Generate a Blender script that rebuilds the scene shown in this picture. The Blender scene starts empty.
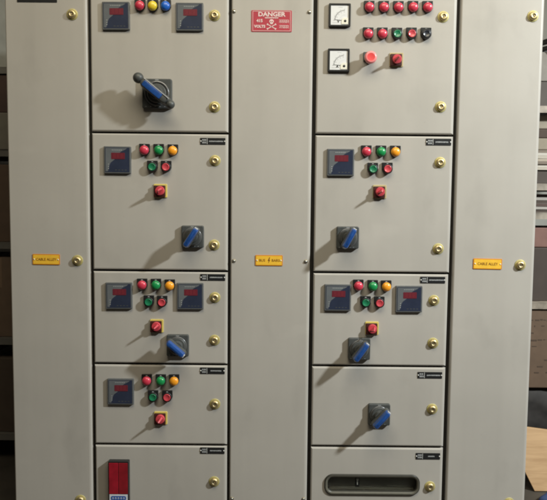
import bpy, bmesh, math, random
from mathutils import Vector, Matrix
random.seed(7)
PI = math.pi
S = bpy.context.scene
C = S.collection
# axes: x to the right along the switchboard, -y out of its doors, z up.  Door faces stand in y = 0.

# ------------------------------------------------------------------ materials
def nodes(name):
    m = bpy.data.materials.new(name); m.use_nodes = True
    nt = m.node_tree
    return m, nt, nt.nodes['Principled BSDF']

def mat(name, col, rough=0.5, metal=0.0, var=0.0, scale=40, bump=0.0, bscale=400, coat=0.0, spec=0.5, rvar=0.0):
    m, nt, b = nodes(name)
    b.inputs['Base Color'].default_value = (*col, 1)
    b.inputs['Roughness'].default_value = rough
    b.inputs['Metallic'].default_value = metal
    b.inputs['Specular IOR Level'].default_value = spec
    if coat:
        b.inputs['Coat Weight'].default_value = coat
        b.inputs['Coat Roughness'].default_value = 0.12
    geo = nt.nodes.new('ShaderNodeNewGeometry')
    if var or rvar:
        n = nt.nodes.new('ShaderNodeTexNoise'); n.inputs['Scale'].default_value = scale
        n.inputs['Detail'].default_value = 6
        nt.links.new(geo.outputs['Position'], n.inputs['Vector'])
        if var:
            r = nt.nodes.new('ShaderNodeMapRange')
            r.inputs['From Min'].default_value = 0.3; r.inputs['From Max'].default_value = 0.7
            r.inputs['To Min'].default_value = 1 - var; r.inputs['To Max'].default_value = 1 + var
            nt.links.new(n.outputs['Fac'], r.inputs['Value'])
            mx = nt.nodes.new('ShaderNodeVectorMath'); mx.operation = 'SCALE'
            mx.inputs[0].default_value = col
            nt.links.new(r.outputs[0], mx.inputs['Scale'])
            nt.links.new(mx.outputs[0], b.inputs['Base Color'])
        if rvar:
            r2 = nt.nodes.new('ShaderNodeMapRange')
            r2.inputs['To Min'].default_value = rough - rvar; r2.inputs['To Max'].default_value = rough + rvar
            nt.links.new(n.outputs['Fac'], r2.inputs['Value'])
            nt.links.new(r2.outputs[0], b.inputs['Roughness'])
    if bump:
        n2 = nt.nodes.new('ShaderNodeTexNoise'); n2.inputs['Scale'].default_value = bscale
        n2.inputs['Detail'].default_value = 3
        nt.links.new(geo.outputs['Position'], n2.inputs['Vector'])
        bp = nt.nodes.new('ShaderNodeBump'); bp.inputs['Strength'].default_value = bump
        bp.inputs['Distance'].default_value = 0.001
        nt.links.new(n2.outputs['Fac'], bp.inputs['Height'])
        nt.links.new(bp.outputs[0], b.inputs['Normal'])
    return m

def paint_material():
    """powder-coated pebble grey sheet steel: faint mottling, hand smudges, orange peel"""
    m, nt, b = nodes('pebble_grey_powder_coat')
    geo = nt.nodes.new('ShaderNodeNewGeometry')
    def noise(scale, detail, stretch=(1, 1, 1)):
        mp = nt.nodes.new('ShaderNodeMapping'); mp.inputs['Scale'].default_value = stretch
        nt.links.new(geo.outputs['Position'], mp.inputs['Vector'])
        n = nt.nodes.new('ShaderNodeTexNoise'); n.inputs['Scale'].default_value = scale
        n.inputs['Detail'].default_value = detail
        nt.links.new(mp.outputs[0], n.inputs['Vector']); return n.outputs['Fac']
    def rng(src, a, c, lo, hi):
        r = nt.nodes.new('ShaderNodeMapRange')
        for k, v in (('From Min', a), ('From Max', c), ('To Min', lo), ('To Max', hi)): r.inputs[k].default_value = v
        nt.links.new(src, r.inputs['Value']); return r.outputs[0]
    def mul(a, c):
        q = nt.nodes.new('ShaderNodeMath'); q.operation = 'MULTIPLY'
        nt.links.new(a, q.inputs[0]); nt.links.new(c, q.inputs[1]); return q.outputs[0]
    mott = rng(noise(3.1, 5), 0.3, 0.7, 0.955, 1.045)
    strk = rng(noise(16, 5, (1, 1, .05)), 0.35, 0.68, 1.012, 0.972)      # faint runs down the sheet
    smud = rng(noise(7.5, 6, (1, 1, .6)), 0.58, 0.76, 1.0, 0.91)         # hand marks
    wipe = rng(noise(11, 3, (.35, 1, 1)), 0.62, 0.78, 1.0, 1.05)         # wiped, paler patches
    spek = rng(noise(95, 2), 0.72, 0.80, 1.0, 0.86)                      # specks of dirt
    grain = rng(noise(420, 2), 0.3, 0.7, 0.98, 1.02)
    f = mul(mul(mul(mul(mul(mott, smud), grain), strk), wipe), spek)
    v = nt.nodes.new('ShaderNodeVectorMath'); v.operation = 'SCALE'
    v.inputs[0].default_value = (0.452, 0.424, 0.386)
    nt.links.new(f, v.inputs['Scale']); nt.links.new(v.outputs[0], b.inputs['Base Color'])
    nt.links.new(rng(noise(6, 6), 0.3, 0.7, 0.33, 0.52), b.inputs['Roughness'])
    b.inputs['Specular IOR Level'].default_value = 0.4
    bp = nt.nodes.new('ShaderNodeBump'); bp.inputs['Strength'].default_value = 0.10; bp.inputs['Distance'].default_value = 0.001
    nt.links.new(noise(260, 2), bp.inputs['Height']); nt.links.new(bp.outputs[0], b.inputs['Normal'])
    return m

def lens_material(name, col):
    m, nt, b = nodes(name)
    b.inputs['Base Color'].default_value = (*col, 1)
    b.inputs['Roughness'].default_value = 0.36
    b.inputs['Subsurface Weight'].default_value = 0.3
    b.inputs['Subsurface Radius'].default_value = (0.006, 0.006, 0.006)
    b.inputs['Subsurface Scale'].default_value = 1.0
    b.inputs['Coat Weight'].default_value = 0.45; b.inputs['Coat Roughness'].default_value = 0.22
    return m

def glass_material():
    m, nt, b = nodes('clear_window_pane')
    b.inputs['Base Color'].default_value = (0.9, 0.92, 0.9, 1)
    b.inputs['Roughness'].default_value = 0.04
    b.inputs['Transmission Weight'].default_value = 1.0
    b.inputs['IOR'].default_value = 1.1
    return m

PAINT = paint_material()
GAP = mat('black_gasket_rubber', (0.012, 0.011, 0.010), 0.8)
INNER = mat('dark_frame_steel', (0.05, 0.048, 0.042), 0.6, var=.1, scale=30)
BLACK = mat('black_plastic', (0.014, 0.014, 0.015), 0.42, rvar=.08, scale=60)
CHAR = mat('charcoal_plastic', (0.066, 0.070, 0.069), 0.45, var=.12, scale=80)
HOUSE = mat('grey_meter_housing', (0.115, 0.120, 0.123), 0.34, var=.06, scale=60)
NAVY = mat('navy_meter_face', (0.028, 0.036, 0.066), 0.3, var=.10, scale=35, coat=.35)
SWOOSH = mat('grey_meter_print', (0.135, 0.145, 0.155), 0.25, var=.06, scale=35, coat=.3)
DISP = mat('dark_red_display', (0.150, 0.022, 0.034), 0.3, coat=.3)
SEG = mat('faint_red_segment', (0.25, 0.036, 0.046), 0.3)
PRINT = mat('pale_print', (0.42, 0.43, 0.44), 0.5)
WHITE = mat('white_engraving', (0.72, 0.72, 0.70), 0.5)
DIAL = mat('white_dial', (0.74, 0.74, 0.75), 0.4, var=.03, scale=50)
DIALG = mat('pale_grey_dial_print', (0.52, 0.52, 0.55), 0.45, var=.05, scale=120)
CREAM = mat('cream_needle_cover', (0.80, 0.77, 0.66), 0.4)
INK = mat('black_ink', (0.02, 0.02, 0.022), 0.5)
BRASS = mat('zinc_yellow_brass', (0.62, 0.50, 0.27), 0.42, 0.85, var=.15, scale=90, rvar=.08)
WASH = mat('yellow_passivated_washer', (0.50, 0.435, 0.175), 0.5, 0.2, var=.12, scale=120)
SLOTM = mat('lock_insert_steel', (0.40, 0.33, 0.20), 0.45, 0.8, var=.1, scale=200)
SCREWM = mat('zinc_screw_steel', (0.50, 0.50, 0.48), 0.32, 1.0, var=.1, scale=200)
SILVER = mat('grey_ring', (0.20, 0.20, 0.205), 0.28, 0.5)
BLUE = mat('blue_lever_plastic', (0.016, 0.070, 0.27), 0.30, var=.16, scale=70, coat=.3)
LTIP = mat('white_pointer_print', (0.50, 0.51, 0.53), 0.35)
YELP = mat('yellow_legend_plate', (0.74, 0.58, 0.14), 0.45, var=.05, scale=90)
YELS = mat('amber_sign_plastic', (0.90, 0.52, 0.045), 0.45, var=.05, scale=60)
YELB = mat('amber_sign_border', (0.62, 0.22, 0.015), 0.5)
SINK = mat('brown_sign_lettering', (0.20, 0.075, 0.012), 0.5)
DRED = mat('danger_sign_red', (0.44, 0.040, 0.065), 0.42, var=.08, scale=60)
DWHT = mat('danger_sign_white', (0.74, 0.60, 0.58), 0.5)
DEEP = mat('dark_red_holder', (0.060, 0.012, 0.010), 0.5)
TRED = mat('dark_red_acrylic', (0.33, 0.008, 0.022), 0.12, var=.18, scale=28, coat=.6)
TRED2 = mat('deeper_red_acrylic', (0.25, 0.008, 0.017), 0.12, var=.18, scale=28, coat=.6)
LBLUE = mat('blue_label_print', (0.03, 0.10, 0.36), 0.5)
LWHT = mat('white_label', (0.66, 0.68, 0.72), 0.5)
RUB = mat('window_rubber_trim', (0.030, 0.028, 0.022), 0.45, var=.1, scale=60)
LEDGE = mat('pale_ledge_steel', (0.13, 0.12, 0.095), 0.5)
LIP = mat('window_inner_lip', (0.115, 0.108, 0.085), 0.45, var=.1, scale=60)
GLASS = glass_material()
L_RED = lens_material('red_lens', (0.62, 0.045, 0.085))
L_GRN = lens_material('green_lens', (0.010, 0.27, 0.075))
L_AMB = lens_material('amber_lens', (0.95, 0.37, 0.020))
L_YEL = lens_material('yellow_lens', (0.82, 0.62, 0.040))
L_BLU = lens_material('blue_lens', (0.018, 0.14, 0.60))
B_RED = lens_material('red_cap', (0.60, 0.065, 0.085))
B_GRN = lens_material('green_cap', (0.012, 0.19, 0.085))
B_BLK = lens_material('black_cap', (0.020, 0.022, 0.030))
B_PNK = lens_material('mushroom_red', (0.80, 0.085, 0.085))
B_RIM = lens_material('mushroom_rim', (0.85, 0.27, 0.27))

# ------------------------------------------------------------------ mesh helpers
def box(bm, x0, x1, y0, y1, z0, z1, mi=0, bev=0.0, seg=2):
    t = bmesh.new()
    bmesh.ops.create_cube(t, size=1)
    for v in t.verts:
        v.co = Vector((x0 + (v.co.x + .5) * (x1 - x0), y0 + (v.co.y + .5) * (y1 - y0), z0 + (v.co.z + .5) * (z1 - z0)))
    if bev: bmesh.ops.bevel(t, geom=t.edges[:], offset=bev, segments=seg, profile=.5, affect='EDGES')
    merge(bm, t, mi)

def merge(bm, t, mi=None, M=None, smooth=None):
    mp = {}
    for v in t.verts: mp[v] = bm.verts.new(M @ v.co if M else v.co)
    for f in t.faces:
        try: g = bm.faces.new([mp[v] for v in f.verts])
        except ValueError: continue
        g.material_index = f.material_index if mi is None else mi
        g.smooth = f.smooth if smooth is None else smooth
    t.free()

def rrect(w, h, r, n=5, cx=0, cz=0):
    """rounded rectangle outline in (x, z), counter-clockwise seen from the front (-y)"""
    pts = []
    for (sx, sz, a0) in ((1, 1, 0), (-1, 1, 90), (-1, -1, 180), (1, -1, 270)):
        for k in range(n + 1):
            a = math.radians(a0 + 90 * k / n)
            pts.append((cx + sx * (w / 2 - r) + r * math.cos(a), cz + sz * (h / 2 - r) + r * math.sin(a)))
    return pts

def prism(bm, pts, o0, o1, mi=0, chamfer=0.0, smooth=False):
    """outline pts (x,z) extruded from out=o0 to out=o1 (out = -y) with a small chamfer round the front"""
    cx = sum(p[0] for p in pts) / len(pts); cz = sum(p[1] for p in pts) / len(pts)
    def ring(out, ins):
        res = []
        n = len(pts)
        for i in range(n):
            p = Vector(pts[i]); a = Vector(pts[i - 1]); b = Vector(pts[(i + 1) % n])
            d = (b - a); nrm = Vector((d.y, -d.x))
            if nrm.length > 1e-9: nrm.normalize()
            q = p - nrm * ins
            res.append(bm.verts.new((q.x, -out, q.y)))
        return res
    rings = [ring(o0, 0)]
    if chamfer:
        rings += [ring(o1 - chamfer, 0), ring(o1 - chamfer * .3, chamfer * .3), ring(o1, chamfer)]
    else: rings += [ring(o1, 0)]
    n = len(pts)
    for a, b in zip(rings, rings[1:]):
        for i in range(n):
            f = bm.faces.new((a[i], a[(i + 1) % n], b[(i + 1) % n], b[i])); f.material_index = mi; f.smooth = smooth
    f = bm.faces.new(rings[-1]); f.material_index = mi
    f = bm.faces.new(list(reversed(rings[0]))); f.material_index = mi

def lathe(bm, prof, mi=0, n=28, cx=0, cz=0, smooth=True, mis=None):
    """profile of (radius, out) turned about the door normal"""
    rings = []
    for (r, o) in prof:
        if r < 1e-6: rings.append([bm.verts.new((cx, -o, cz))])
        else: rings.append([bm.verts.new((cx + r * math.cos(2 * PI * k / n), -o, cz + r * math.sin(2 * PI * k / n))) for k in range(n)])
    for j, (a, b) in enumerate(zip(rings, rings[1:])):
        for k in range(n):
            q = (k + 1) % n
            if len(a) == 1 and len(b) == 1: continue
            if len(b) == 1: vs = (a[k], a[q], b[0])
            elif len(a) == 1: vs = (a[0], b[q], b[k])
            else: vs = (a[k], a[q], b[q], b[k])
            f = bm.faces.new(vs); f.smooth = smooth
            f.material_index = mis[j] if mis else mi

def dome(r, o0, h, n=7):
    return [(r * math.cos(PI / 2 * k / n), o0 + h * math.sin(PI / 2 * k / n)) for k in range(n)] + [(0, o0 + h)]

def mesh(bm, name, mats, auto=True):
    bmesh.ops.recalc_face_normals(bm, faces=bm.faces[:])
    me = bpy.data.meshes.new(name); bm.to_mesh(me); bm.free()
    for m in (mats if isinstance(mats, (list, tuple)) else [mats]): me.materials.append(m)
    return me

def sharp(me, deg=35):
    """flat look at hard corners while round parts stay smooth"""
    bm = bmesh.new(); bm.from_mesh(me)
    for f in bm.faces: f.smooth = True
    for e in bm.edges:
        if len(e.link_faces) == 2 and e.calc_face_angle(0) > math.radians(deg): e.smooth = False
    bm.to_mesh(me); bm.free()
    return me

def link(name, me, parent=None, loc=(0, 0, 0), label=None, rot=None):
    o = bpy.data.objects.new(name, me); C.objects.link(o)
    o.location = loc
    if rot: o.rotation_euler = rot
    if parent: o.parent = parent
    if label: o['label'] = label
    return o

def thing(name, loc, label, cat, group=None, me=None, rot=None):
    o = bpy.data.objects.new(name, me); C.objects.link(o); o.location = loc
    if rot: o.rotation_euler = rot
    o['label'] = label; o['category'] = cat
    if group: o['group'] = group
    return o

def text_into(bm, s, size, cx, cz, out, mi, thick=0.0006, sx=1.0, bold=0.0):
    cu = bpy.data.curves.new('lettering', 'FONT'); cu.body = s; cu.size = size
    cu.align_x = 'CENTER'; cu.align_y = 'CENTER'; cu.extrude = thick / 2; cu.offset = bold
    cu.resolution_u = 2
    ob = bpy.data.objects.new('lettering', cu); C.objects.link(ob)
    dg = bpy.context.evaluated_depsgraph_get()
    me = bpy.data.meshes.new_from_object(ob.evaluated_get(dg))
    bpy.data.objects.remove(ob); 
    t = bmesh.new(); t.from_mesh(me); bpy.data.meshes.remove(me); bpy.data.curves.remove(cu)
    M = Matrix(((sx, 0, 0, cx), (0, 0, -1, -out), (0, 1, 0, cz), (0, 0, 0, 1)))
    merge(bm, t, mi, M)

# ------------------------------------------------------------------ part meshes (built once, shared by copies)
def mesh_lamp_holder():
    bm = bmesh.new()
    prism(bm, rrect(.0375, .027, .002, 3, 0, .0095), 0, .0075, 0, .001)
    lathe(bm, [(.0175, 0), (.0175, .0085), (.0165, .0100), (.0150, .0100)], 0)
    box(bm, -.0030, .0030, -.0083, -.0076, .0175, .0200, 1)          # small engraved mark on the legend
    return mesh(bm, 'lamp_holder', [BLACK, PRINT])
def mesh_lens():
    bm = bmesh.new(); lathe(bm, [(.0160, .0090), (.0166, .0110), (.0161, .0118), (.0166, .0128), (.0161, .0136)] + dome(.0158, .0140, .0100), 0)
    return mesh(bm, 'lens', [L_RED])
def mesh_button_holder():
    bm = bmesh.new()
    prism(bm, rrect(.0375, .027, .002, 3, 0, .0095), 0, .0075, 0, .001)
    lathe(bm, [(.0178, 0), (.0178, .0145), (.0166, .0165), (.0140, .0165), (.0136, .0150)], 0)
    box(bm, -.0030, .0030, -.0083, -.0076, .0175, .0200, 1)
    return mesh(bm, 'button_holder', [BLACK, PRINT])
def mesh_cap():
    bm = bmesh.new(); lathe(bm, [(.0134, .0120), (.0134, .0172), (.0126, .0184), (.0105, .0184), (.0098, .0178), (0, .0176)], 0)
    return mesh(bm, 'button_cap', [B_RED])
def mesh_mushroom_holder():
    bm = bmesh.new()
    prism(bm, rrect(.040, .030, .002, 3, -.001, .010), 0, .009, 0, .001)
    lathe(bm, [(.015, 0), (.015, .024), (.0, .024)], 0)
    return mesh(bm, 'mushroom_holder', [CHAR])
def mesh_mushroom():
    bm = bmesh.new()
    lathe(bm, [(.0, .024), (.017, .024), (.0205, .030), (.0215, .038), (.0205, .044), (.0150, .0465), (.0135, .0460), (0, .0470)], 0,
          mis=[1, 1, 1, 1, 1, 1, 0, 0][:7])
    return mesh(bm, 'mushroom_head', [B_PNK, B_RIM])
def mesh_selector_plate(face):
    bm = bmesh.new()
    prism(bm, rrect(.0480, .0480, .003, 3), 0, .004, 0, .0008)
    prism(bm, rrect(.0415, .0415, .003, 3, -.0022, -.0018), .004, .012, 1, .0015)  # holder enlarged and shifted left, standing in for shade on the plate
    return mesh(bm, 'selector_plate', [face, DEEP])
def mesh_selector_knob():
    bm = bmesh.new()
    lathe(bm, [(.0170, .009), (.0170, .014), (.0160, .019), (.0150, .0215), (.0, .0225)], 0)
    # the finger blade: a wedge that narrows to its tip
    w = [(.0115, .0040, .021), (.0080, .0034, .034), (.0030, .0022, .0535), (.0012, .0010, .0550)]
    rings = []
    for (a, b, o) in w:
        rings.append([bm.verts.new((sx * a * .72 - sz * b * .70, -o, sx * a * .70 + sz * b * .72)) for sx, sz in ((1, 1), (-1, 1), (-1, -1), (1, -1))])
    for a, b in zip(rings, rings[1:]):
        for k in range(4): bm.faces.new((a[k], a[(k + 1) % 4], b[(k + 1) % 4], b[k]))
    bm.faces.new(rings[-1])
    return sharp(mesh(bm, 'selector_knob', [B_RED]), 40)
def mesh_lock():
    bm = bmesh.new()
    lathe(bm, [(.0200, 0), (.0200, .0012), (.0190, .0020), (.0145, .0020)], 1)
    lathe(bm, [(.0148, .0015), (.0146, .0052), (.0136, .0084), (.0118, .0104), (.0092, .0114), (.0060, .0118), (.0056, .0100), (0, .0098)], 0,
          mis=[0, 0, 0, 0, 0, 2, 2])
    box(bm, -.0010, .0010, -.0114, -.0096, -.0032, .0032, 2, .0004)
    return mesh(bm, 'door_lock', [BRASS, WASH, SLOTM])
def mesh_meter():
    bm = bmesh.new()
    prism(bm, rrect(.0965, .0965, .003, 3), 0, .0095, 0, .0022)
    return mesh(bm, 'digital_meter', [HOUSE])
def mesh_meter_face():
    bm = bmesh.new()
    s = .0965
    def p(u, v): return ((u - .5) * s, (.5 - v) * s)
    prism(bm, rrect(.0865, .0865, .0015, 2), .0090, .0100, 0)
    # the paler printed field that sweeps down the left side
    ed = [p(.07, .07), p(.07, .92), p(.15, .92), p(.19, .82), p(.21, .70), p(.26, .60), p(.35, .53), p(.42, .47), p(.48, .36), p(.56, .26), p(.67, .18), p(.80, .12), p(.86, .07)]
    prism(bm, ed, .0100, .0103, 1)
    for i in range(6): 
        x, z = p(.30 + i * .065, .14); box(bm, x, x + .0042, -.0105, -.0103, z - .0008, z + .0008, 2)
    for i in range(3):
        x, z = p(.16, .66 + i * .08); box(bm, x, x + .003, -.0105, -.0103, z - .001, z + .001, 2)
    for i in range(4):
        x, z = p(.42 + i * .12, .87); box(bm, x, x + .0062, -.0102, -.0100, z - .0012, z + .0012, 3)
    return mesh(bm, 'face_panel', [NAVY, SWOOSH, PRINT, CHAR])
def mesh_display():
    bm = bmesh.new(); s = .0965
    cx, cz = (.53 - .5) * s, (.5 - .355) * s
    prism(bm, rrect(.0485, .0225, .0015, 2, cx, cz), .0095, .0108, 0)
    for k in (-1, 0, 1):                                                # unlit figures of the read-out
        x = cx + k * .0125; w, h, t = .0068, .0125, .0012
        for (a, b, c, d) in ((-w/2, w/2, h/2-t, h/2), (-w/2, w/2, -t/2, t/2), (-w/2, w/2, -h/2, -h/2+t), (-w/2, -w/2+t, t, h/2-t*1.3), (w/2-t, w/2, t, h/2-t*1.3), (-w/2, -w/2+t, -h/2+t*1.3, -t), (w/2-t, w/2, -h/2+t*1.3, -t)):
            box(bm, x + a, x + b, -.0111, -.0107, cz + c, cz + d, 1)
    return mesh(bm, 'display', [DISP, SEG])
def mesh_analog():
    bm = bmesh.new()
    o = rrect(.0765, .0795, .003, 3); i = rrect(.0638, .0683, .0015, 3)
    n = len(o); rings = [[bm.verts.new((x, -d, z)) for x, z in r] for r, d in ((o, 0), (o, .0085), ([(x*.975, z*.975) for x, z in o], .0105), (i, .0105), ([(x*.985, z*.985) for x, z in i], .0070))]
    for a, b in zip(rings, rings[1:]):
        for k in range(n): bm.faces.new((a[k], a[(k+1) % n], b[(k+1) % n], b[k]))
    bm.faces.new(rings[-1]); bm.faces.new(list(reversed(rings[0])))
    return mesh(bm, 'analog_meter', [BLACK])
def mesh_dial(letter):
    bm = bmesh.new()
    prism(bm, rrect(.0622, .0668, .001, 2), .0066, .0076, 0)
    px, pz = .0190, -.0200                                             # pivot of the needle, low at the right
    def arc(r0, r1, a0, a1, mi, n=24, o=.0080):
        for k in range(n):
            qs = []
            for r, a in ((r0, k), (r1, k), (r1, k + 1), (r0, k + 1)):
                t = math.radians(a0 + (a1 - a0) * a / n); qs.append(bm.verts.new((px - r * math.cos(t), -o, pz + r * math.sin(t))))
            bm.faces.new(qs).material_index = mi
    arc(.0350, .0355, 3, 87, 1)
    for k in range(21):
        t = 3 + 84 * k / 20; arc(.0355, .0385 if k % 5 else .0410, t - .45, t + .45, 1, 1, .0081)
    for k in range(5):
        t = math.radians(5 + 80 * k / 4); r = .0310
        box(bm, px - r*math.cos(t) - .0014, px - r*math.cos(t) + .0014, -.0081, -.0077, pz + r*math.sin(t) - .0010, pz + r*math.sin(t) + .0010, 2)
    arc(.0200, .0203, 0, 90, 2); 
    # needle lying near the zero end of its scale
    t = math.radians(7)
    d = Vector((-math.cos(t), 0, math.sin(t))); nn = Vector((math.sin(t), 0, math.cos(t)))
    P = Vector((px, -.0084, pz))
    qs = [bm.verts.new(P + d*.010 + nn*.0008), bm.verts.new(P + d*.036 + nn*.0004), bm.verts.new(P + d*.036 - nn*.0004), bm.verts.new(P + d*.010 - nn*.0008)]
    bm.faces.new(qs).material_index = 3
    text_into(bm, letter, .0125, -.0045, -.0225, .0081, 3, bold=.0003)
    for i in range(6): box(bm, -.024 + i*.0030, -.0222 + i*.0030, -.0081, -.0077, -.0268, -.0256, 2)
    for i in range(4): box(bm, -.004 + i*.0036, -.0016 + i*.0036, -.0081, -.0077, .0262, .0274, 2)
    return mesh(bm, 'dial', [DIAL, INK, DIALG, INK])
def mesh_needle_cover():
    bm = bmesh.new()
    q = [(.0290, -.0310), (.0290, -.0105), (.0150, -.0100), (.0090, -.0140), (.0070, -.0200), (.0070, -.0310)]
    prism(bm, list(reversed(q)), .0076, .0092, 0, .0005)
    lathe(bm, [(.0042, .0090), (.0042, .0101), (.0, .0103)], 1, 16, .0195, -.0205)
    return mesh(bm, 'needle_cover', [CREAM, INK])
def mesh_np(seed, blocks):
    """black engraved plate: cell with two rows of figures, a divider, then one line of lettering; fixing holes at the ends"""
    rnd = random.Random(seed); bm = bmesh.new()
    w, h = .0900, .0235
    prism(bm, rrect(w, h, .0008, 1), 0, .0016, 0, .0003)
    def bar(x0, x1, z0, z1, mi=1): box(bm, x0, x1, -.00185, -.0015, z0, z1, mi)
    bar(-.0205, -.0193, -h/2 + .0015, h/2 - .0015)
    for row, z in ((0, .0045), (1, -.0050)):
        x = -.0375
        while x < -.0240:
            ww = rnd.uniform(.0016, .0032); bar(x, x + ww, z - .0026, z + .0026, 2); x += ww + rnd.uniform(.0008, .0015)
    bar(-.0375, -.0235, -.0008, -.0002, 2)
    tw = min(11, blocks + 2) * .0046; x = .0120 - tw / 2
    while x < .0120 + tw / 2:                                          # worn engraving, too small to read
        ww = rnd.uniform(.0011, .0026); bar(x, x + ww, -.0026 + rnd.uniform(0, .0008), .0024 - rnd.uniform(0, .0008), 2); x += ww + rnd.uniform(.0005, .0010)
    for sx in (-1, 1): lathe(bm, [(.0024, .0014), (.0024, .0026), (.0012, .0030), (0, .0030)], 3, 12, sx * .0425, 0)
    return mesh(bm, 'nameplate', [BLACK, WHITE, PRINT, WHITE])
def mesh_handle_plate(sz):
    bm = bmesh.new()
    prism(bm, rrect(sz, sz, .006, 4), 0, .0145, 0, .0030)
    r = sz * .42
    lathe(bm, [(r, .0140), (r, .0178), (r*.97, .0192), (r*.88, .0192), (r*.85, .0178), (r*.85, .0140)], 1, 40)   # raised ring round the hub
    rnd = random.Random(4)
    for k in range(5):                                                 # small worn legends at the corners
        x, z = sz * (-.40 + .16 * k), -sz * .44; box(bm, x, x + sz * rnd.uniform(.04, .09), -.01475, -.0144, z, z + .0012, 2)
    box(bm, -.006, .006, -.0150, -.0144, sz*.445, sz*.465, 2)
    return mesh(bm, 'rotary_handle', [CHAR, SILVER, PRINT])
def mesh_hub(r):
    bm = bmesh.new()
    lathe(bm, [(r, .0140), (r, .0230), (r*.92, .0262), (r*.70, .0270), (r*.66, .0300), (r*.62, .044), (0, .045)], 0)
    return sharp(mesh(bm, 'hub', [CHAR]), 30)
def capsule(bm, l, w, o0, o1, mi, taper=.75, ch=.004, off=0):
    """a lever bar lying along x: long rounded outline, narrower on top"""
    pts0 = rrect(l, w, w * .42, 4, off, 0)
    t = bmesh.new(); prism(t, pts0, o0, o1, mi, ch)
    for v in t.verts:
        k = (-v.co.y - o0) / (o1 - o0)
        v.co.z *= 1 - (1 - taper) * k
        v.co.x = off + (v.co.x - off) * (1 - .10 * k)
    merge(bm, t)
def mesh_lever():
    bm = bmesh.new()
    lathe(bm, [(.0150, .030), (.0140, .048), (0, .048)], 2, 20)
    capsule(bm, .084, .0260, .040, .062, 2, .92, .002)                  # dark lower half of the lever
    capsule(bm, .080, .0215, .0615, .081, 0, .78, .0040)                # blue grip
    box(bm, -.022, .020, -.0818, -.0808, -.0030, .0030, 0, .0004)       # raised rib along the grip
    t = bmesh.new(); box(t, .0355, .0402, -.0765, -.0640, -.0066, .0066, 1, .0015); merge(bm, t)   # pale pointer on the nose
    return sharp(mesh(bm, 'lever_grip', [BLUE, LTIP, CHAR]), 30)
def mesh_ball_bar():
    bm = bmesh.new()
    capsule(bm, .124, .034, .038, .080, 0, .8, .005)
    for x, r in ((-.071, .0185), (.071, .0155)):
        t = bmesh.new(); bmesh.ops.create_uvsphere(t, u_segments=20, v_segments=14, radius=r)
        merge(bm, t, 0, Matrix.Translation((x, -.064, 0)), True)
    for x0, x1 in ((-.070, -.05), (.05, .070)):
        box(bm, x0, x1, -.071, -.055, -.008, .008, 0, .002)
    return sharp(mesh(bm, 'lever_bar', [CHAR]), 40)
def mesh_ball_insert():
    bm = bmesh.new()
    prism(bm, rrect(.078, .0205, .004, 3, -.006, -.001), .0785, .0830, 0, .0015)
    box(bm, -.050, .058, -.0825, -.0780, .0104, .0128, 1, .0005)
    return sharp(mesh(bm, 'grip_insert', [BLUE, LTIP]), 30)

M_LH, M_LENS, M_BH, M_CAP = mesh_lamp_holder(), mesh_lens(), mesh_button_holder(), mesh_cap()
M_MH, M_MUSH = mesh_mushroom_holder(), mesh_mushroom()
M_SPY, M_SPG = mesh_selector_plate(YELP), mesh_selector_plate(mat('aged_legend_plate', (0.50, 0.40, 0.19), 0.5, var=.1, scale=90))
M_SK, M_LOCK = mesh_selector_knob(), mesh_lock()
M_MET, M_FACE, M_DISP = mesh_meter(), mesh_meter_face(), mesh_display()
M_AN, M_NC = mesh_analog(), mesh_needle_cover()
M_HP, M_HUB, M_LEV = mesh_handle_plate(.0800), mesh_hub(.0300), mesh_lever()
M_HPB, M_HUBB, M_BAR, M_INS = mesh_handle_plate(.1040), mesh_hub(.0340), mesh_ball_bar(), mesh_ball_insert()
COL = {}
def coloured(me, m):
    k = (me.name, m.name)
    if k not in COL:
        c = me.copy(); c.materials[0] = m; COL[k] = c
    return COL[k]

# ------------------------------------------------------------------ placing parts on a cabinet (root at its foot)
def at(root, x, z, out=0.0): return (x - root.location.x, -out - root.location.y, z - root.location.z)
TINT = {'red': L_RED, 'green': L_GRN, 'amber': L_AMB, 'yellow': L_YEL, 'blue': L_BLU}
def lamp(root, x, z, c):
    h = link('indicator_lamp', M_LH, root, at(root, x, z), f'{c} indicator lamp under a black legend tab', (0, random.uniform(-.02, .02), 0))
    link('lens', coloured(M_LENS, TINT[c]), h, label=f'domed {c} lens')
CAP = {'red': B_RED, 'green': B_GRN, 'black': B_BLK}
def button(root, x, z, c):
    h = link('push_button', M_BH, root, at(root, x, z), f'flat {c} push button in a black ring', (0, random.uniform(-.02, .02), 0))
    link('button_cap', coloured(M_CAP, CAP[c]), h, label=f'flat {c} cap')
def selector(root, x, z, aged=False):
    h = link('selector_switch', M_SPG if aged else M_SPY, root, at(root, x, z), 'red selector switch on a ' + ('dull tan' if aged else 'yellow') + ' square plate')
    link('selector_knob', M_SK, h, (0, 0, 0), rot=(0, random.uniform(-.12, .12), 0))
def meter(root, x, z):
    h = link('digital_meter', M_MET, root, at(root, x, z), None, (0, random.uniform(-.008, .008), 0))
    link('face_panel', M_FACE, h); link('display', M_DISP, h)
def lock(door, x, z):
    p = door.parent
    o = link('door_lock', M_LOCK, door, (x - p.location.x - door.location.x, -p.location.y - door.location.y, z - p.location.z - door.location.z),
             rot=(0, random.uniform(-.7, .7), 0))
def handle(root, x, z, ang, label):
    h = link('rotary_handle', M_HP, root, at(root, x, z), label)
    link('hub', M_HUB, h); link('lever_grip', M_LEV, h, rot=(0, math.radians(-ang), 0))

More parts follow.
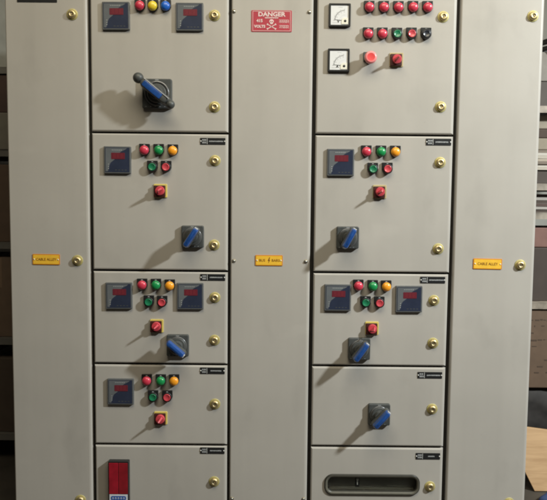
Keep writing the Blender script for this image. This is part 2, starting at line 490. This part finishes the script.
# ------------------------------------------------------------------ doors and carcasses
def door_mesh(w, h, hole=None, t=.022):
    """folded sheet-steel door, centred on its own origin, front in y = 0; right fold widened to catch the light, left slimmed to thin its dark line"""
    bm = bmesh.new()
    def P(x, y, z): return bm.verts.new((x, y, z))
    L, R, V = .0050, .0110, .0055
    rings = []
    for y, i in ((t, 0), (1, 0), (.5, .134), (.134, .5), (0, 1)):
        def Y(b): return t if y == t else y * b
        rings.append([P(w/2 - R*i, Y(.0085), h/2 - V*i), P(-w/2 + L*i, Y(.0085), h/2 - V*i), P(-w/2 + L*i, Y(.0085), -h/2 + V*i), P(w/2 - R*i, Y(.0085), -h/2 + V*i)])
    for a, b in zip(rings, rings[1:]):
        for k in range(4): bm.faces.new((a[k], a[(k+1) % 4], b[(k+1) % 4], b[k]))
    if hole is None:
        bm.faces.new(rings[-1]); bm.faces.new(rings[0])
    else:
        hw, hh, hr, hx, hz = hole
        inner = rrect(hw, hh, hr, 8, hx, hz); n = len(inner)
        ri = [P(x, 0, z) for x, z in inner]; rb = [P(x, t, z) for x, z in inner]
        for k in range(n): bm.faces.new((ri[k], ri[(k+1) % n], rb[(k+1) % n], rb[k]))
        per = n // 4
        for a, b in ((rings[-1], ri), (rings[0], rb)):
            for c in range(4):
                seg = b[c*per:(c+1)*per]
                for k in range(len(seg) - 1): bm.faces.new((a[c], seg[k+1], seg[k]))
                bm.faces.new((a[c], a[(c+1) % 4], b[((c+1)*per) % n], seg[-1]))
    return mesh(bm, 'door', [PAINT])

ZB, ZT = .075, 1.995
def cabinet(x0, x1, label, group, gx0, gx1):
    """carcass behind the doors: sides, roof, plinth and the dark gasket frame the doors close on; x0..x1 are the door edges"""
    cx = (x0 + x1) / 2
    r = thing('switchgear_cabinet', (cx, 0, 0), label, 'cabinet', group)
    bm = bmesh.new(); a, b = gx0 - cx, gx1 - cx
    box(bm, a, b, .0235, .40, .06, 2.07, 0, .002)
    link('carcass', mesh(bm, 'carcass', [PAINT]), r)
    bm = bmesh.new()
    for (p, q, s, u) in ((a, x0 - cx + .010, ZB - .012, ZT + .012), (x1 - cx - .010, b, ZB - .012, ZT + .012), (x0 - cx + .010, x1 - cx - .010, ZB - .012, ZB + .006), (x0 - cx + .010, x1 - cx - .010, ZT - .006, ZT + .012)):
        box(bm, p + .0005, q - .0005, .0205, .0228, s, u, 0)
    link('gasket', mesh(bm, 'gasket', [GAP]), r)
    bm = bmesh.new(); box(bm, a + .004, b - .004, .015, .39, 0, .0595, 0, .002)
    link('plinth', mesh(bm, 'plinth', [INNER]), r)
    return r
def add_door(r, x0, x1, z0, z1, label=None, hole=None):
    cx, cz = (x0 + x1) / 2, (z0 + z1) / 2
    if hole: hole = (hole[0], hole[1], hole[2], hole[3] - cx, hole[4] - cz)
    return link('door', door_mesh(x1 - x0, z1 - z0, hole), r, (cx - r.location.x, 0, cz), label)
G = 'cabinets of the switchboard row'

# ---- tall cable cabinet, left end
r = cabinet(-.9525, -.6632, 'narrow grey cabinet with one tall plain door beside the meter column with blue lamp', G, -.956, -.6575)
CABL = r
d = add_door(r, -.9525, -.6632, ZB, ZT, 'tall plain grey door')
for x, z in ((-.715, 1.903), (-.708, 1.035), (-.709, .140)): lock(d, x, z)
M_NPT = None
def top_np():
    bm = bmesh.new(); prism(bm, rrect(.140, .040, .001, 1), 0, .0018, 0, .0004)
    for i in range(9): box(bm, -.052 + i*.0115, -.045 + i*.0115, -.0021, -.0017, .000, .008, 1)
    return mesh(bm, 'nameplate', [BLACK, PRINT])
link('nameplate', top_np(), r, at(r, -.8375, 1.9635), 'black nameplate at the top of the door')

# ---- first feeder column
FX0, FX1 = -.6519, -.1650
r = cabinet(FX0, FX1, 'wide cabinet of five doors, the one with yellow and blue lamps on top', G, -.6570, -.1605)
FEED = r
rows = [(1.4985, ZT), (1.0035, 1.4915), (.6595, .9965), (.3565, .6525), (ZB, .3495)]
dl = []
for (a, b), lab in zip(rows, ('top door with ball-ended handle, lamps and two meters', 'second door with one meter and a rotary handle', 'third door with two meters and a rotary handle', 'fourth door with one meter and no handle', 'bottom door with a red panel')):
    dl.append(add_door(r, FX0, FX1, a, b, lab))
for z in (1.495, 1.0, .656, .353):
    bm = bmesh.new(); box(bm, FX0 + .010 - r.location.x, FX1 - .010 - r.location.x, .0205, .0226, z - .016, z + .016, 0)
    link('cross_rail', mesh(bm, 'cross_rail', [GAP]), r)
for k, ps in enumerate((((-.215, 1.904), (-.214, 1.587)), ((-.212, 1.398), (-.214, 1.096)), ((-.211, .905), (-.212, .748)), ((-.210, .510),), ((-.212, .216),))):
    for p in ps: lock(dl[k], *p)
for k, (x, z, n) in enumerate(((-.2200, 1.4665, 9), (-.2190, .9785, 8), (-.2195, .6345, 6), (-.2190, .3340, 7))):
    dd = dl[k + 1]; link('nameplate', mesh_np(k, n), dd, (x - r.location.x - dd.location.x, 0, z - dd.location.z))
for p in ((-.560, 1.898), (-.302, 1.897), (-.559, 1.397), (-.558, .909), (-.300, .910), (-.555, .555)): meter(r, *p)
for (x, z), c in zip(((-.476, 1.933), (-.431, 1.932), (-.386, 1.932)), ('red', 'yellow', 'blue')): lamp(r, x, z, c)
for (x, z), c in zip(((-.463, 1.432), (-.412, 1.432), (-.362, 1.431), (-.474, .949), (-.424, .949), (-.374, .947), (-.459, .597), (-.408, .597), (-.359, .597)), ('red', 'green', 'amber') * 3): lamp(r, x, z, c)
for (x, z), c in zip(((-.435, 1.373), (-.386, 1.373), (-.450, .888), (-.402, .887), (-.436, .537), (-.384, .537)), ('green', 'red') * 3): button(r, x, z, c)
for p in ((-.407, 1.289), (-.422, .799), (-.409, .456)): selector(r, *p)
handle(r, -.291, 1.126, 57, 'black rotary handle with blue lever pointing up to the right')
handle(r, -.345, .729, -40, 'black rotary handle with blue lever slanting down to the right')
h = link('rotary_handle', M_HPB, r, at(r, -.416, 1.630), 'large charcoal rotary handle with a ball-ended bar')
link('hub', M_HUBB, h); q = (0, math.radians(39), 0)
link('lever_bar', M_BAR, h, rot=q); link('grip_insert', M_INS, h, rot=q)
# red two-window unit, low at the left
bm = bmesh.new(); prism(bm, rrect(.0755, .158, .003, 3), 0, .0215, 0, .0015)
h = link('red_panel_unit', mesh(bm, 'red_panel_unit', [BLACK]), r, at(r, -.5625, .2185), 'red glossy panel in a black frame with a white label')
bm = bmesh.new(); box(bm, -.0345, -.0008, -.0232, -.0205, -.0445, .0735, 0, .0012); box(bm, .0008, .0345, -.0232, -.0205, -.0445, .0735, 1, .0012)
link('red_cover', mesh(bm, 'red_cover', [TRED, TRED2]), h)
bm = bmesh.new(); box(bm, -.0335, .0335, -.0226, -.0205, -.0735, -.0455, 0, .0008)
prism(bm, rrect(.056, .0165, .006, 4, 0, -.0595), .0226, .0229, 1)
for i in range(5): prism(bm, rrect(.0050, .0070, .0016, 3, -.0200 + i*.0100, -.0595), .0229, .0231, 0); prism(bm, rrect(.0022, .0042, .0008, 2, -.0200 + i*.0100, -.0595), .0231, .0233, 1)
link('maker_label', mesh(bm, 'maker_label', [LWHT, LBLUE]), h, label='white label with a blue rounded mark')

# ---- bus bar chamber in the middle
r = cabinet(-.1553, .1325, 'narrow grey cabinet in the middle, one tall cover under the red danger sign', G, -.1600, .1385)
d = add_door(r, -.1553, .1325, ZB, ZT, 'tall plain grey screwed cover')
bm = bmesh.new()
lathe(bm, [(.0072, 0), (.0072, .0008), (.0060, .0012)], 1, 16); lathe(bm, [(.0052, .0006), (.0050, .0030), (.0038, .0046), (0, .0050)], 0, 16)
box(bm, -.0038, .0038, -.0054, -.0046, -.0006, .0006, 1); M_SCR = mesh(bm, 'screw', [SCREWM, SLOTM])
for x, z in ((-.147, 1.919), (.118, 1.919), (-.143, 1.039), (.117, 1.039), (-.146, .150), (.120, .151)):
    link('screw', M_SCR, d, (x - r.location.x, 0, z - d.location.z), rot=(0, random.uniform(0, 3), 0))

# ---- second feeder column
GX0, GX1 = .1460, .6375
r = cabinet(GX0, GX1, 'wide cabinet of five doors with white dial meters above and slot window below', G, .1390, .6445)
dr = []
SL = (.340, .064, .024, .374, .2105)
for k, ((a, b), lab) in enumerate(zip(rows, ('top door with white dial meters and rows of red lamps', 'second door with one meter and a rotary handle', 'third door with two meters and a rotary handle', 'fourth door with only a rotary handle', 'bottom door with a rounded slot window'))):
    dr.append(add_door(r, GX0, GX1 - (.002 if k > 1 else 0), a, b, lab, SL if k == 4 else None))
for z in (1.495, 1.0, .656, .353):
    bm = bmesh.new(); box(bm, GX0 + .010 - r.location.x, GX1 - .012 - r.location.x, .0205, .0226, z - .016, z + .016, 0)
    link('cross_rail', mesh(bm, 'cross_rail', [GAP]), r)
for k, ps in enumerate((((.588, 1.907), (.588, 1.595)), ((.592, 1.399), (.594, 1.090)), ((.584, .902), (.585, .745)), ((.589, .499),), ((.589, .205),))):
    for p in ps: lock(dr[k], *p)
for k, (x, z, n) in enumerate(((.5845, 1.4715, 8), (.5775, .9765, 9), (.5770, .6255, 8), (.5785, .3205, 3))):
    dd = dr[k + 1]; link('nameplate', mesh_np(20 + k, n), dd, (x - r.location.x - dd.location.x, 0, z - dd.location.z))
for (x, z), L in (((.224, 1.908), 'V'), ((.223, 1.753), 'A')):
    h = link('analog_meter', M_AN, r, at(r, x, z), 'square white dial meter in a black frame')
    link('dial', mesh_dial(L), h); link('needle_cover', M_NC, h)
for p in ((.236, 1.396), (.234, .910), (.492, .907)): meter(r, *p)
for x, z in ((.327, 1.935), (.378, 1.935), (.429, 1.935), (.480, 1.936), (.531, 1.936), (.325, 1.844), (.375, 1.844)): lamp(r, x, z, 'red')
for (x, z), c in zip(((.426, 1.844), (.477, 1.845), (.528, 1.845)), ('green', 'red', 'black')): button(r, x, z, c)
for (x, z), c in zip(((.327, 1.434), (.379, 1.434), (.430, 1.434), (.308, .953), (.360, .952), (.409, .951)), ('red', 'green', 'amber') * 2): lamp(r, x, z, c)
for (x, z), c in zip(((.351, 1.373), (.403, 1.374), (.335, .893), (.385, .892)), ('green', 'red') * 2): button(r, x, z, c)
h = link('mushroom_button', M_MH, r, at(r, .331, 1.757), 'large pinkish red mushroom push button'); link('mushroom_head', M_MUSH, h)
selector(r, .427, 1.757, True); selector(r, .378, 1.293, True); selector(r, .361, .798)
handle(r, .266, 1.128, 62, 'black rotary handle with blue lever pointing steeply up to the right')
handle(r, .315, .723, 55, 'black rotary handle with blue lever just below a red selector switch')
handle(r, .393, .479, 48, 'black rotary handle with blue lever alone on its door')
# slot window: rubber trim, pane, and the shallow dark tray behind it
cxr, czr = SL[3], SL[4]
bm = bmesh.new()
o = rrect(SL[0] + .014, SL[1] + .014, SL[2] + .007, 10); i_ = rrect(SL[0] - .010, SL[1] - .010, SL[2] - .005, 10); n = len(o)
mid = rrect(SL[0] + .006, SL[1] + .006, SL[2] + .003, 10)
rings = [[bm.verts.new((x, -dd, z)) for x, z in q] for q, dd in ((o, 0.0002), (o, .003), ([(x*.994, z*.97) for x, z in o], .0055), (mid, .0065), (i_, .004), (i_, -.021))]
for a, b in zip(rings, rings[1:]):
    for k in range(n):
        g = bm.faces.new((a[k], a[(k+1) % n], b[(k+1) % n], b[k])); g.smooth = True
        g.material_index = 1 if a is rings[3] else 0
win = link('slot_window', mesh(bm, 'slot_window', [RUB, LIP]), r, at(r, cxr, czr), 'long rounded slot window in black rubber trim')
bm = bmesh.new(); prism(bm, rrect(SL[0] - .006, SL[1] - .006, SL[2] - .003, 8), -.012, -.010, 0); link('pane', mesh(bm, 'pane', [GLASS]), win)
bm = bmesh.new()
a, b, y0, y1 = SL[0]/2 - .012, SL[1]/2 - .006, .0215, .0230
box(bm, -SL[0]/2 + .002, SL[0]/2 - .002, .0224, .0230, -SL[1]/2 + .002, SL[1]/2 - .002, 2)
box(bm, -.158, .158, .0135, .0224, -.0275, -.0190, 1, .001)
box(bm, -.158, .158, .0190, .0224, .0170, .0265, 0, .001)
link('tray', mesh(bm, 'tray', [INNER, LEDGE, mat('glare_back_sheet', (.105, .098, .080), .4, var=.2, scale=14)]), win)  # back sheet paled in colour to stand in for reflection on the pane
bm = bmesh.new(); lathe(bm, [(.0048, -.0222), (.0048, -.0135), (.0, -.0125)], 0, 14, -.052, .012); box(bm, -.0545, -.0500, .0132, .0222, -.008, .010, 0, .0006)
box(bm, -.060, -.044, .0205, .0223, -.022, .017, 1, .001)
link('glint_pin', mesh(bm, 'glint_pin', [WHITE, BLACK]), win)  # white pin colour stands in for a highlight, with a black surround

# ---- tall cable cabinet, right end
r = cabinet(.6508, .9440, 'narrow grey cabinet with one tall plain door nearest the brown carton', G, .6450, .9470)
d = add_door(r, .6508, .9440, ZB, ZT, 'tall plain grey door')
for x, z in ((.903, 1.912), (.892, 1.034), (.885, .145)): lock(d, x, z)

# ------------------------------------------------------------------ signs
def amber_sign(x, z, w, label, left, right=None, rot=0):
    bm = bmesh.new(); hgt = .0385
    prism(bm, rrect(w, hgt, .003, 3), 0, .0022, 1, .0005)
    prism(bm, rrect(w - .006, hgt - .006, .002, 3), .0022, .0026, 0)
    for sx in (-1, 1): lathe(bm, [(.0026, .0025), (.0026, .0034), (0, .0038)], 3, 12, sx * (w/2 - .0062), 0)
    if right is None: text_into(bm, left, .0135, 0, 0, .0029, 2, sx=.92)
    else:
        text_into(bm, left, .0130, -.0245, 0, .0029, 2); text_into(bm, right, .0130, .0245, 0, .0029, 2)
        zz = [(.0015, .0115), (-.0045, -.0010), (-.0008, -.0010), (-.0022, -.0105), (.0045, .0022), (.0010, .0022), (.0040, .0115)]
        prism(bm, list(zz), .0026, .0030, 2)
    t = thing('label_plate', (x, 0, z), label, 'sign', 'amber label plates on the cabinets', mesh(bm, 'label_plate', [YELS, YELB, SINK, CREAM]), (0, rot, 0))
    return t
amber_sign(-.821, 1.038, .0985, 'small amber plate lettered CABLE ALLEY on the tall door left of the meter columns', 'CABLE ALLEY', rot=.006)
amber_sign(-.016, 1.042, .0990, 'small amber plate with a lightning bolt on the middle cover', 'BUS', 'BARS')
amber_sign(.774, 1.037, .1040, 'small amber plate lettered CABLE ALLEY on the tall door beside the brown carton', 'CABLE ALLEY', rot=.012)

t = thing('danger_sign', (-.0145, 0, 1.8865), 'red and white danger sign with a skull at the top of the middle cover', 'sign')
bm = bmesh.new(); prism(bm, rrect(.1420, .0740, .003, 3), 0, .0016, 0, .0004)
link('sign_plate', mesh(bm, 'sign_plate', [DRED]), t)
bm = bmesh.new()
for (a, b, c, d_) in ((-.0665, .0665, .0328, .0340), (-.0665, .0665, -.0340, -.0328), (-.0665, -.0653, -.0328, .0328), (.0653, .0665, -.0328, .0328)):
    box(bm, a, b, -.0020, -.0015, c, d_, 0)
link('border', mesh(bm, 'border', [DWHT]), t)
bm = bmesh.new()
text_into(bm, 'DANGER', .0205, 0, .0225, .0020, 0, sx=1.15, bold=.0007)
text_into(bm, '415', .0145, -.0420, .0005, .0020, 0, bold=.0005); text_into(bm, 'VOLTS', .0130, -.0415, -.0190, .0020, 0, bold=.0006)
def devanagari(x0, x1, z, h, seed):
    """line of Devanagari-like strokes hanging from a head bar"""
    rnd = random.Random(seed)
    box(bm, x0, x1, -.0020, -.0015, z + h/2 - .0014, z + h/2, 0); x = x0 + .001
    while x < x1 - .004:
        w = rnd.uniform(.0045, .0065); box(bm, x + w - .0012, x + w, -.0020, -.0015, z - h/2, z + h/2 - .0014, 0)
        box(bm, x, x + w - .0012, -.0020, -.0015, z - .0008, z + .0004, 0)
        if rnd.random() > .4: box(bm, x, x + .0012, -.0020, -.0015, z - h/2 + .001, z - .0008, 0)
        x += w + .0012
devanagari(-.0240, .0240, .0106, .0050, 3)
devanagari(.0260, .0600, -.0010, .0110, 5); devanagari(.0270, .0600, -.0195, .0110, 6)
link('lettering', mesh(bm, 'lettering', [DWHT]), t)
bm = bmesh.new()
sk = [(.0078 * math.cos(a) , .0072 * math.sin(a) + .0010) for a in [math.radians(-20 + k * 220 / 14) for k in range(15)]] + [(-.0048, -.0040), (-.0042, -.0085), (.0042, -.0085), (.0048, -.0040)]
prism(bm, sk, .0016, .0022, 0)
for sx in (-1, 1): lathe(bm, [(.0021, .0021), (.0021, .0024), (0, .0024)], 1, 10, sx * .0031, .0005)
box(bm, -.0007, .0007, -.0024, -.0021, -.0045, -.0022, 1)
for sx in (-1, 1):
    t2 = bmesh.new(); box(t2, -.0165, .0165, -.0021, -.0016, -.0012, .0012, 0)
    for ex in (-1, 1):
        for ez in (-1, 1): box(t2, ex*.0165 - .0018, ex*.0165 + .0018, -.00212, -.0016, ez*.0014 - .0015, ez*.0014 + .0015, 0)
    merge(bm, t2, None, Matrix.Translation((0, 0, -.0170)) @ Matrix.Rotation(sx * .50, 4, 'Y'))
link('skull_emblem', mesh(bm, 'skull_emblem', [DWHT, DRED]), t, (0, 0, -.0020))

# ------------------------------------------------------------------ floor, wall and the store racks behind
def struct(name, me, loc=(0, 0, 0)):
    o = bpy.data.objects.new(name, me); C.objects.link(o); o.location = loc; o['kind'] = 'structure'; return o
FLOOR = mat('dusty_concrete', (0.055, 0.045, 0.034), .8, var=.25, scale=6, bump=.3, bscale=80)
bm = bmesh.new(); box(bm, -4.5, 4.5, -5, 1.6, -.05, 0); struct('floor', mesh(bm, 'floor', [FLOOR]))
WALL = mat('distempered_wall', (0.40, 0.385, 0.34), .85, var=.12, scale=4, bump=.3, bscale=60)
bm = bmesh.new(); box(bm, -4.5, 4.5, 1.45, 1.6, 0, 3.4); struct('wall', mesh(bm, 'wall', [WALL]))

RACK = mat('grey_rack_steel', (0.16, 0.15, 0.135), .5, var=.1, scale=20)
RACKW = mat('white_rack_steel', (0.30, 0.255, 0.205), .55, var=.5, scale=20)
def rack(x, y, w, dpt, zs, m, label, top):
    t = thing('storage_rack', (x, y, 0), label, 'rack', 'storage racks behind the switchboard')
    for z in zs:
        bm = bmesh.new(); box(bm, -w/2, w/2, -dpt/2, dpt/2, z - .004, z, 0); box(bm, -w/2, w/2, -dpt/2, -dpt/2 + .003, z - .030, z - .0045, 0); box(bm, -w/2, w/2, dpt/2 - .003, dpt/2, z - .030, z - .0045, 0)
        link('shelf', mesh(bm, 'shelf', [m]), t)
    for sx in (-1, 1):
        for sy in (-1, 1):
            bm = bmesh.new(); X, Y = sx * (w/2 + .0195), sy * (dpt/2 + .001)
            box(bm, X - .018, X + .018, Y - .0015, Y + .0015, 0, top, 0); xx = X + sx * .0165
            box(bm, xx - .0015, xx + .0015, Y - (.040 if sy > 0 else -.002), Y + (-.002 if sy > 0 else .040), 0, top, 0)
            link('upright', mesh(bm, 'upright', [m]), t)
    return t
rack(-1.52, .88, .86, .42, (.14, .60, 1.052, 1.478, 1.852), RACK, 'grey steel storage rack in the dark gap at the left edge of the photo', 2.05)
rack(1.47, .80, .78, .40, (.16, .805, 1.215, 1.345, 1.690), RACKW, 'white steel storage rack behind the tall door at the right edge of the photo', 2.05)

def carton(loc, sx, sy, sz, col, label, cat, name='carton', rz=0, flap=True, group=None, lines=0):
    m = mat(name + '_board', col, .75, var=.10, scale=18)
    dk = mat(name + '_mark', tuple(c * .55 for c in col), .7)
    tp = mat(name + '_tape', tuple(min(1, c * 1.5) for c in col), .35)
    bm = bmesh.new(); box(bm, -sx/2, sx/2, -sy/2, sy/2, 0, sz, 0, .004)
    o = thing(name, loc, label, cat, group, mesh(bm, name, [m]), (0, 0, rz))
    if flap:
        bm = bmesh.new(); box(bm, -.025, .025, -sy/2 - .0006, -sy/2, sz*.62, sz - .004, 0); box(bm, -.025, .025, -sy/2 - .0006, sy/2, sz, sz + .0006, 0)
        link('tape', mesh(bm, 'tape', [tp]), o)
    if lines:
        bm = bmesh.new(); rnd = random.Random(lines)
        for k in range(lines):
            x = -sx/2 + .02; z = sz * (.88 - .76 * k / lines)
            while x < sx/2 - .05:
                w = rnd.uniform(.004, .030); h = rnd.uniform(.003, .008); dz = rnd.uniform(-.003, .003)
                if rnd.random() > .3: box(bm, x, x + w, -sy/2 - .0007, -sy/2, z - h + dz, z + dz, 0)
                x += w + rnd.uniform(.003, .010)
        link('printed_lines', mesh(bm, 'printed_lines', [dk]), o)
    return o
# left rack
carton((-1.34, .84, 1.852), .42, .30, .34, (.33, .33, .30), 'pale grey box on the top shelf of the left rack', 'box', 'storage_box')
carton((-1.31, .84, 1.648), .40, .32, .170, (.075, .045, .036), 'dark brown box above the beige box in the left rack', 'box', 'storage_box')
carton((-1.32, .83, 1.478), .44, .33, .168, (.21, .19, .155), 'beige box under the dark brown box in the left rack', 'box', 'storage_box')
carton((-1.33, .86, 1.052), .44, .32, .36, (.13, .085, .058), 'near black box on the middle shelf of the left rack', 'box', 'storage_box')
carton((-1.32, .86, .60), .46, .32, .38, (.17, .115, .078), 'dark brown carton on the lower shelf of the left rack', 'carton', 'carton', .10)
carton((-1.33, .86, .14), .46, .32, .36, (.09, .065, .048), 'blackish carton on the bottom shelf of the left rack', 'carton', 'carton', -.06)
# right rack: paper bundles, files, a pink box and the brown carton
def papers(loc, sx, sy, n, th, label, cols):
    bm = bmesh.new(); rnd = random.Random(int(abs(loc[2]) * 1000)); z = 0
    ms = [mat('paper', c, .8, var=.05, scale=30) for c in cols]
    for k in range(n):
        dx, dy, a = rnd.uniform(-.01, .01), rnd.uniform(-.012, .004), rnd.uniform(-.03, .03)
        t = bmesh.new(); box(t, -sx/2, sx/2, -sy/2, sy/2, z, z + th * .93, k % len(ms)); merge(bm, t, None, Matrix.Translation((dx, dy, 0)) @ Matrix.Rotation(a, 4, 'Z')); z += th
    return thing('paper_stack', loc, label, 'paper stack', None, mesh(bm, 'paper_stack', ms))
carton((1.33, .80, 1.690), .40, .30, .115, (.085, .072, .062), 'dark grey box under the pale box at the top of the right rack', 'box', 'storage_box', flap=False)
carton((1.33, .80, 1.807), .40, .30, .13, (.22, .20, .175), 'pale grey box standing on a dark box at the top of the right rack', 'box', 'storage_box', flap=False)
carton((1.33, .79, 1.345), .40, .30, .062, (.070, .054, .044), 'flat dark grey box under the white papers in the right rack', 'box', 'storage_box', flap=False)
papers((1.33, .78, 1.408), .38, .28, 7, .013, 'stack of white papers lying on a flat dark box in the right rack', [(.46, .41, .34), (.52, .48, .42), (.20, .16, .125), (.40, .34, .27)])
carton((1.34, .79, 1.500), .40, .28, .052, (.28, .24, .18), 'flat tan box on the white papers in the right rack', 'box', 'storage_box', flap=False)
carton((1.33, .79, 1.553), .40, .28, .040, (.07, .045, .032), 'flat dark brown box below the beige one in the right rack', 'box', 'storage_box', flap=False)
carton((1.33, .79, 1.594), .40, .28, .062, (.30, .26, .20), 'flat beige box under the upper shelf of the right rack', 'box', 'storage_box', flap=False)
papers((1.33, .78, 1.215), .38, .28, 6, .014, 'bundle of brown and white folders in the narrow shelf of the right rack', [(.07, .05, .04), (.36, .33, .30), (.09, .06, .05)])
carton((1.32, .79, 1.055), .40, .30, .090, (.20, .105, .085), 'pinkish box on the black box in the right rack', 'box', 'storage_box', flap=False)
carton((1.33, .79, .805), .40, .30, .248, (.060, .044, .036), 'black box under the pinkish box in the right rack', 'box', 'storage_box', flap=False)
carton((1.33, .78, .405), .44, .34, .365, (.135, .086, .055), 'brown printed carton standing on a black bag beside the right-hand cabinet', 'carton', 'carton', lines=9)
# black cloth bag on the rack's lowest shelf
bm = bmesh.new(); bmesh.ops.create_cube(bm, size=1); bmesh.ops.subdivide_edges(bm, edges=bm.edges[:], cuts=7, use_grid_fill=True)
for v in bm.verts:
    c = v.co; k = 1 - .22 * abs(c.z * 2) ** 3
    c.x *= .46 * k; c.y *= .36 * k; c.z = (c.z + .5) * .244
    c += Vector((math.sin(c.z * 31 + c.x * 9), math.sin(c.x * 23 + c.z * 40), 0)) * .008
    if .02 < c.z < .22: c.z += .010 * math.sin(c.x * 26 + c.y * 11)
for f in bm.faces: f.smooth = True
thing('cloth_bag', (1.36, .79, .161), 'crumpled black bag under the brown carton at the right', 'bag', None, mesh(bm, 'cloth_bag', [mat('black_cloth', (.030, .026, .024), .8, var=.3, scale=25)]))
# plywood board leaning against the rack's foot
def plywood():
    m, nt, b = nodes('pale_plywood')
    geo = nt.nodes.new('ShaderNodeNewGeometry'); mp = nt.nodes.new('ShaderNodeMapping')
    mp.inputs['Scale'].default_value = (3, 3, 26); mp.inputs['Rotation'].default_value = (0, -.30, 0)
    nt.links.new(geo.outputs['Position'], mp.inputs['Vector'])
    n = nt.nodes.new('ShaderNodeTexNoise'); n.inputs['Scale'].default_value = 2.2; n.inputs['Detail'].default_value = 8; n.inputs['Distortion'].default_value = .6
    nt.links.new(mp.outputs[0], n.inputs['Vector'])
    cr = nt.nodes.new('ShaderNodeValToRGB'); cr.color_ramp.elements[0].color = (.44, .265, .13, 1); cr.color_ramp.elements[1].color = (.56, .355, .185, 1)
    cr.color_ramp.elements[0].position = .3; cr.color_ramp.elements[1].position = .62
    nt.links.new(n.outputs['Fac'], cr.inputs['Fac']); nt.links.new(cr.outputs[0], b.inputs['Base Color'])
    b.inputs['Roughness'].default_value = .6
    return m
bm = bmesh.new()
pts = [(.36, .215), (-.16, .275), (-.085, .19), (.005, .0), (.42, .0)]
prism(bm, pts, 0, .012, 0, .0015)
for v in bm.verts: v.co.y += v.co.z * .30                              # leans back against the rack
thing('plywood_board', (1.145, .42, .004), 'pale plywood board leaning at the lower right corner beside the cabinet', 'board', None, mesh(bm, 'plywood_board', [plywood()]))
bm = bmesh.new(); bmesh.ops.create_icosphere(bm, subdivisions=4, radius=1)
for v in bm.verts:
    c = v.co; x0, y0, z0 = c; k = 1 + .10 * math.sin(x0 * 4 + z0 * 3) * math.sin(y0 * 3.4 + x0 * 2) + .025 * math.sin(z0 * 6 + y0 * 7)
    c.x *= .11 * k; c.y *= .10 * k; c.z = max(c.z, -.35) * .042 * k
zmin = min(v.co.z for v in bm.verts)
for v in bm.verts: v.co.z -= zmin
for f in bm.faces: f.smooth = True
thing('cleaning_cloth', (1.215, .25, .001), 'crumpled blue cloth on the floor under the pale plywood board', 'cloth', None, mesh(bm, 'cleaning_cloth', [mat('blue_cloth', (.030, .055, .15), .85, var=.25, scale=30)]))

def cable_coil(loc, R, r, turns, col, label, tilt):
    bm = bmesh.new(); rnd = random.Random(11); N = 40 * turns; path = []
    for k in range(N + 1):
        a = 2 * PI * k / 40; q = R * (1 + .06 * math.sin(a * .37 + 1)); path.append(Vector((q * math.cos(a), q * math.sin(a), r + r * 1.5 * (k / 40) + .004 * math.sin(a * 1.7))))
    prev = None
    for k, p in enumerate(path):
        d = (path[min(k + 1, N)] - path[max(k - 1, 0)]).normalized(); u = d.cross(Vector((0, 0, 1))).normalized(); w_ = u.cross(d)
        ring = [bm.verts.new(p + (u * math.cos(2 * PI * i / 8) + w_ * math.sin(2 * PI * i / 8)) * r) for i in range(8)]
        if prev:
            for i in range(8): bm.faces.new((prev[i], prev[(i+1) % 8], ring[(i+1) % 8], ring[i])).smooth = True
        prev = ring
    return thing('cable_coil', loc, label, 'cable', None, mesh(bm, 'cable_coil', [mat('cable_sheath', col, .5)]), tilt)
cable_coil((1.34, .72, 1.937), .13, .008, 4, (.03, .03, .03), 'black cable coil on the pale box at the top of the right rack', (0, 0, 0))

# ------------------------------------------------------------------ light
w = bpy.data.worlds.new('World'); S.world = w; w.use_nodes = True
bg = w.node_tree.nodes['Background']; bg.inputs['Color'].default_value = (1.0, .92, .80, 1); bg.inputs['Strength'].default_value = .03
def aim(o, p):
    o.rotation_euler = (Vector(p) - o.location).to_track_quat('-Z', 'Y').to_euler()
def spot(name, loc, tgt, watts, size, blend, rad, col):
    l = bpy.data.lights.new(name, 'SPOT'); l.energy = watts; l.spot_size = math.radians(size); l.spot_blend = blend; l.shadow_soft_size = rad; l.color = col
    o = bpy.data.objects.new(name, l); C.objects.link(o); o.location = loc; aim(o, tgt); return o
def area(name, loc, tgt, watts, sx, sy, col):
    l = bpy.data.lights.new(name, 'AREA'); l.shape = 'RECTANGLE'; l.size = sx; l.size_y = sy; l.energy = watts; l.color = col
    o = bpy.data.objects.new(name, l); C.objects.link(o); o.location = loc; aim(o, tgt); return o
spot('workshop_lamp', (3.25, -1.85, 3.25), (1.25, 0, .75), 890, 84, 1.0, .13, (.935, 1.0, 1.0))
area('overhead_fill', (.1, -1.6, 3.3), (.1, -.6, 0), 55, 2.2, 1.2, (1.0, .91, .69))  # soft fill light added overhead to lift the shade on the doors

# ------------------------------------------------------------------ camera
th, ph = math.radians(4.4), math.radians(.55)
f = Vector((0, math.cos(th), -math.sin(th))); r0 = Vector((1, 0, 0)); u0 = Vector((0, math.sin(th), math.cos(th)))
rr = r0 * math.cos(ph) + u0 * math.sin(ph); uu = u0 * math.cos(ph) - r0 * math.sin(ph)
cam = bpy.data.cameras.new('camera'); cam.sensor_width = 36; cam.lens = 36 * 650 / 547; cam.clip_start = .05; cam.clip_end = 100
co = bpy.data.objects.new('camera', cam); C.objects.link(co)
co.matrix_world = Matrix(((rr.x, uu.x, -f.x, 0), (rr.y, uu.y, -f.y, -2.34), (rr.z, uu.z, -f.z, 1.26), (0, 0, 0, 1)))
S.camera = co
S.view_settings.view_transform = 'Standard'; S.view_settings.look = 'None'; S.view_settings.gamma = 1; S.view_settings.exposure = 0
S.cycles.pixel_filter_type = 'BLACKMAN_HARRIS'; S.cycles.filter_width = 2.3
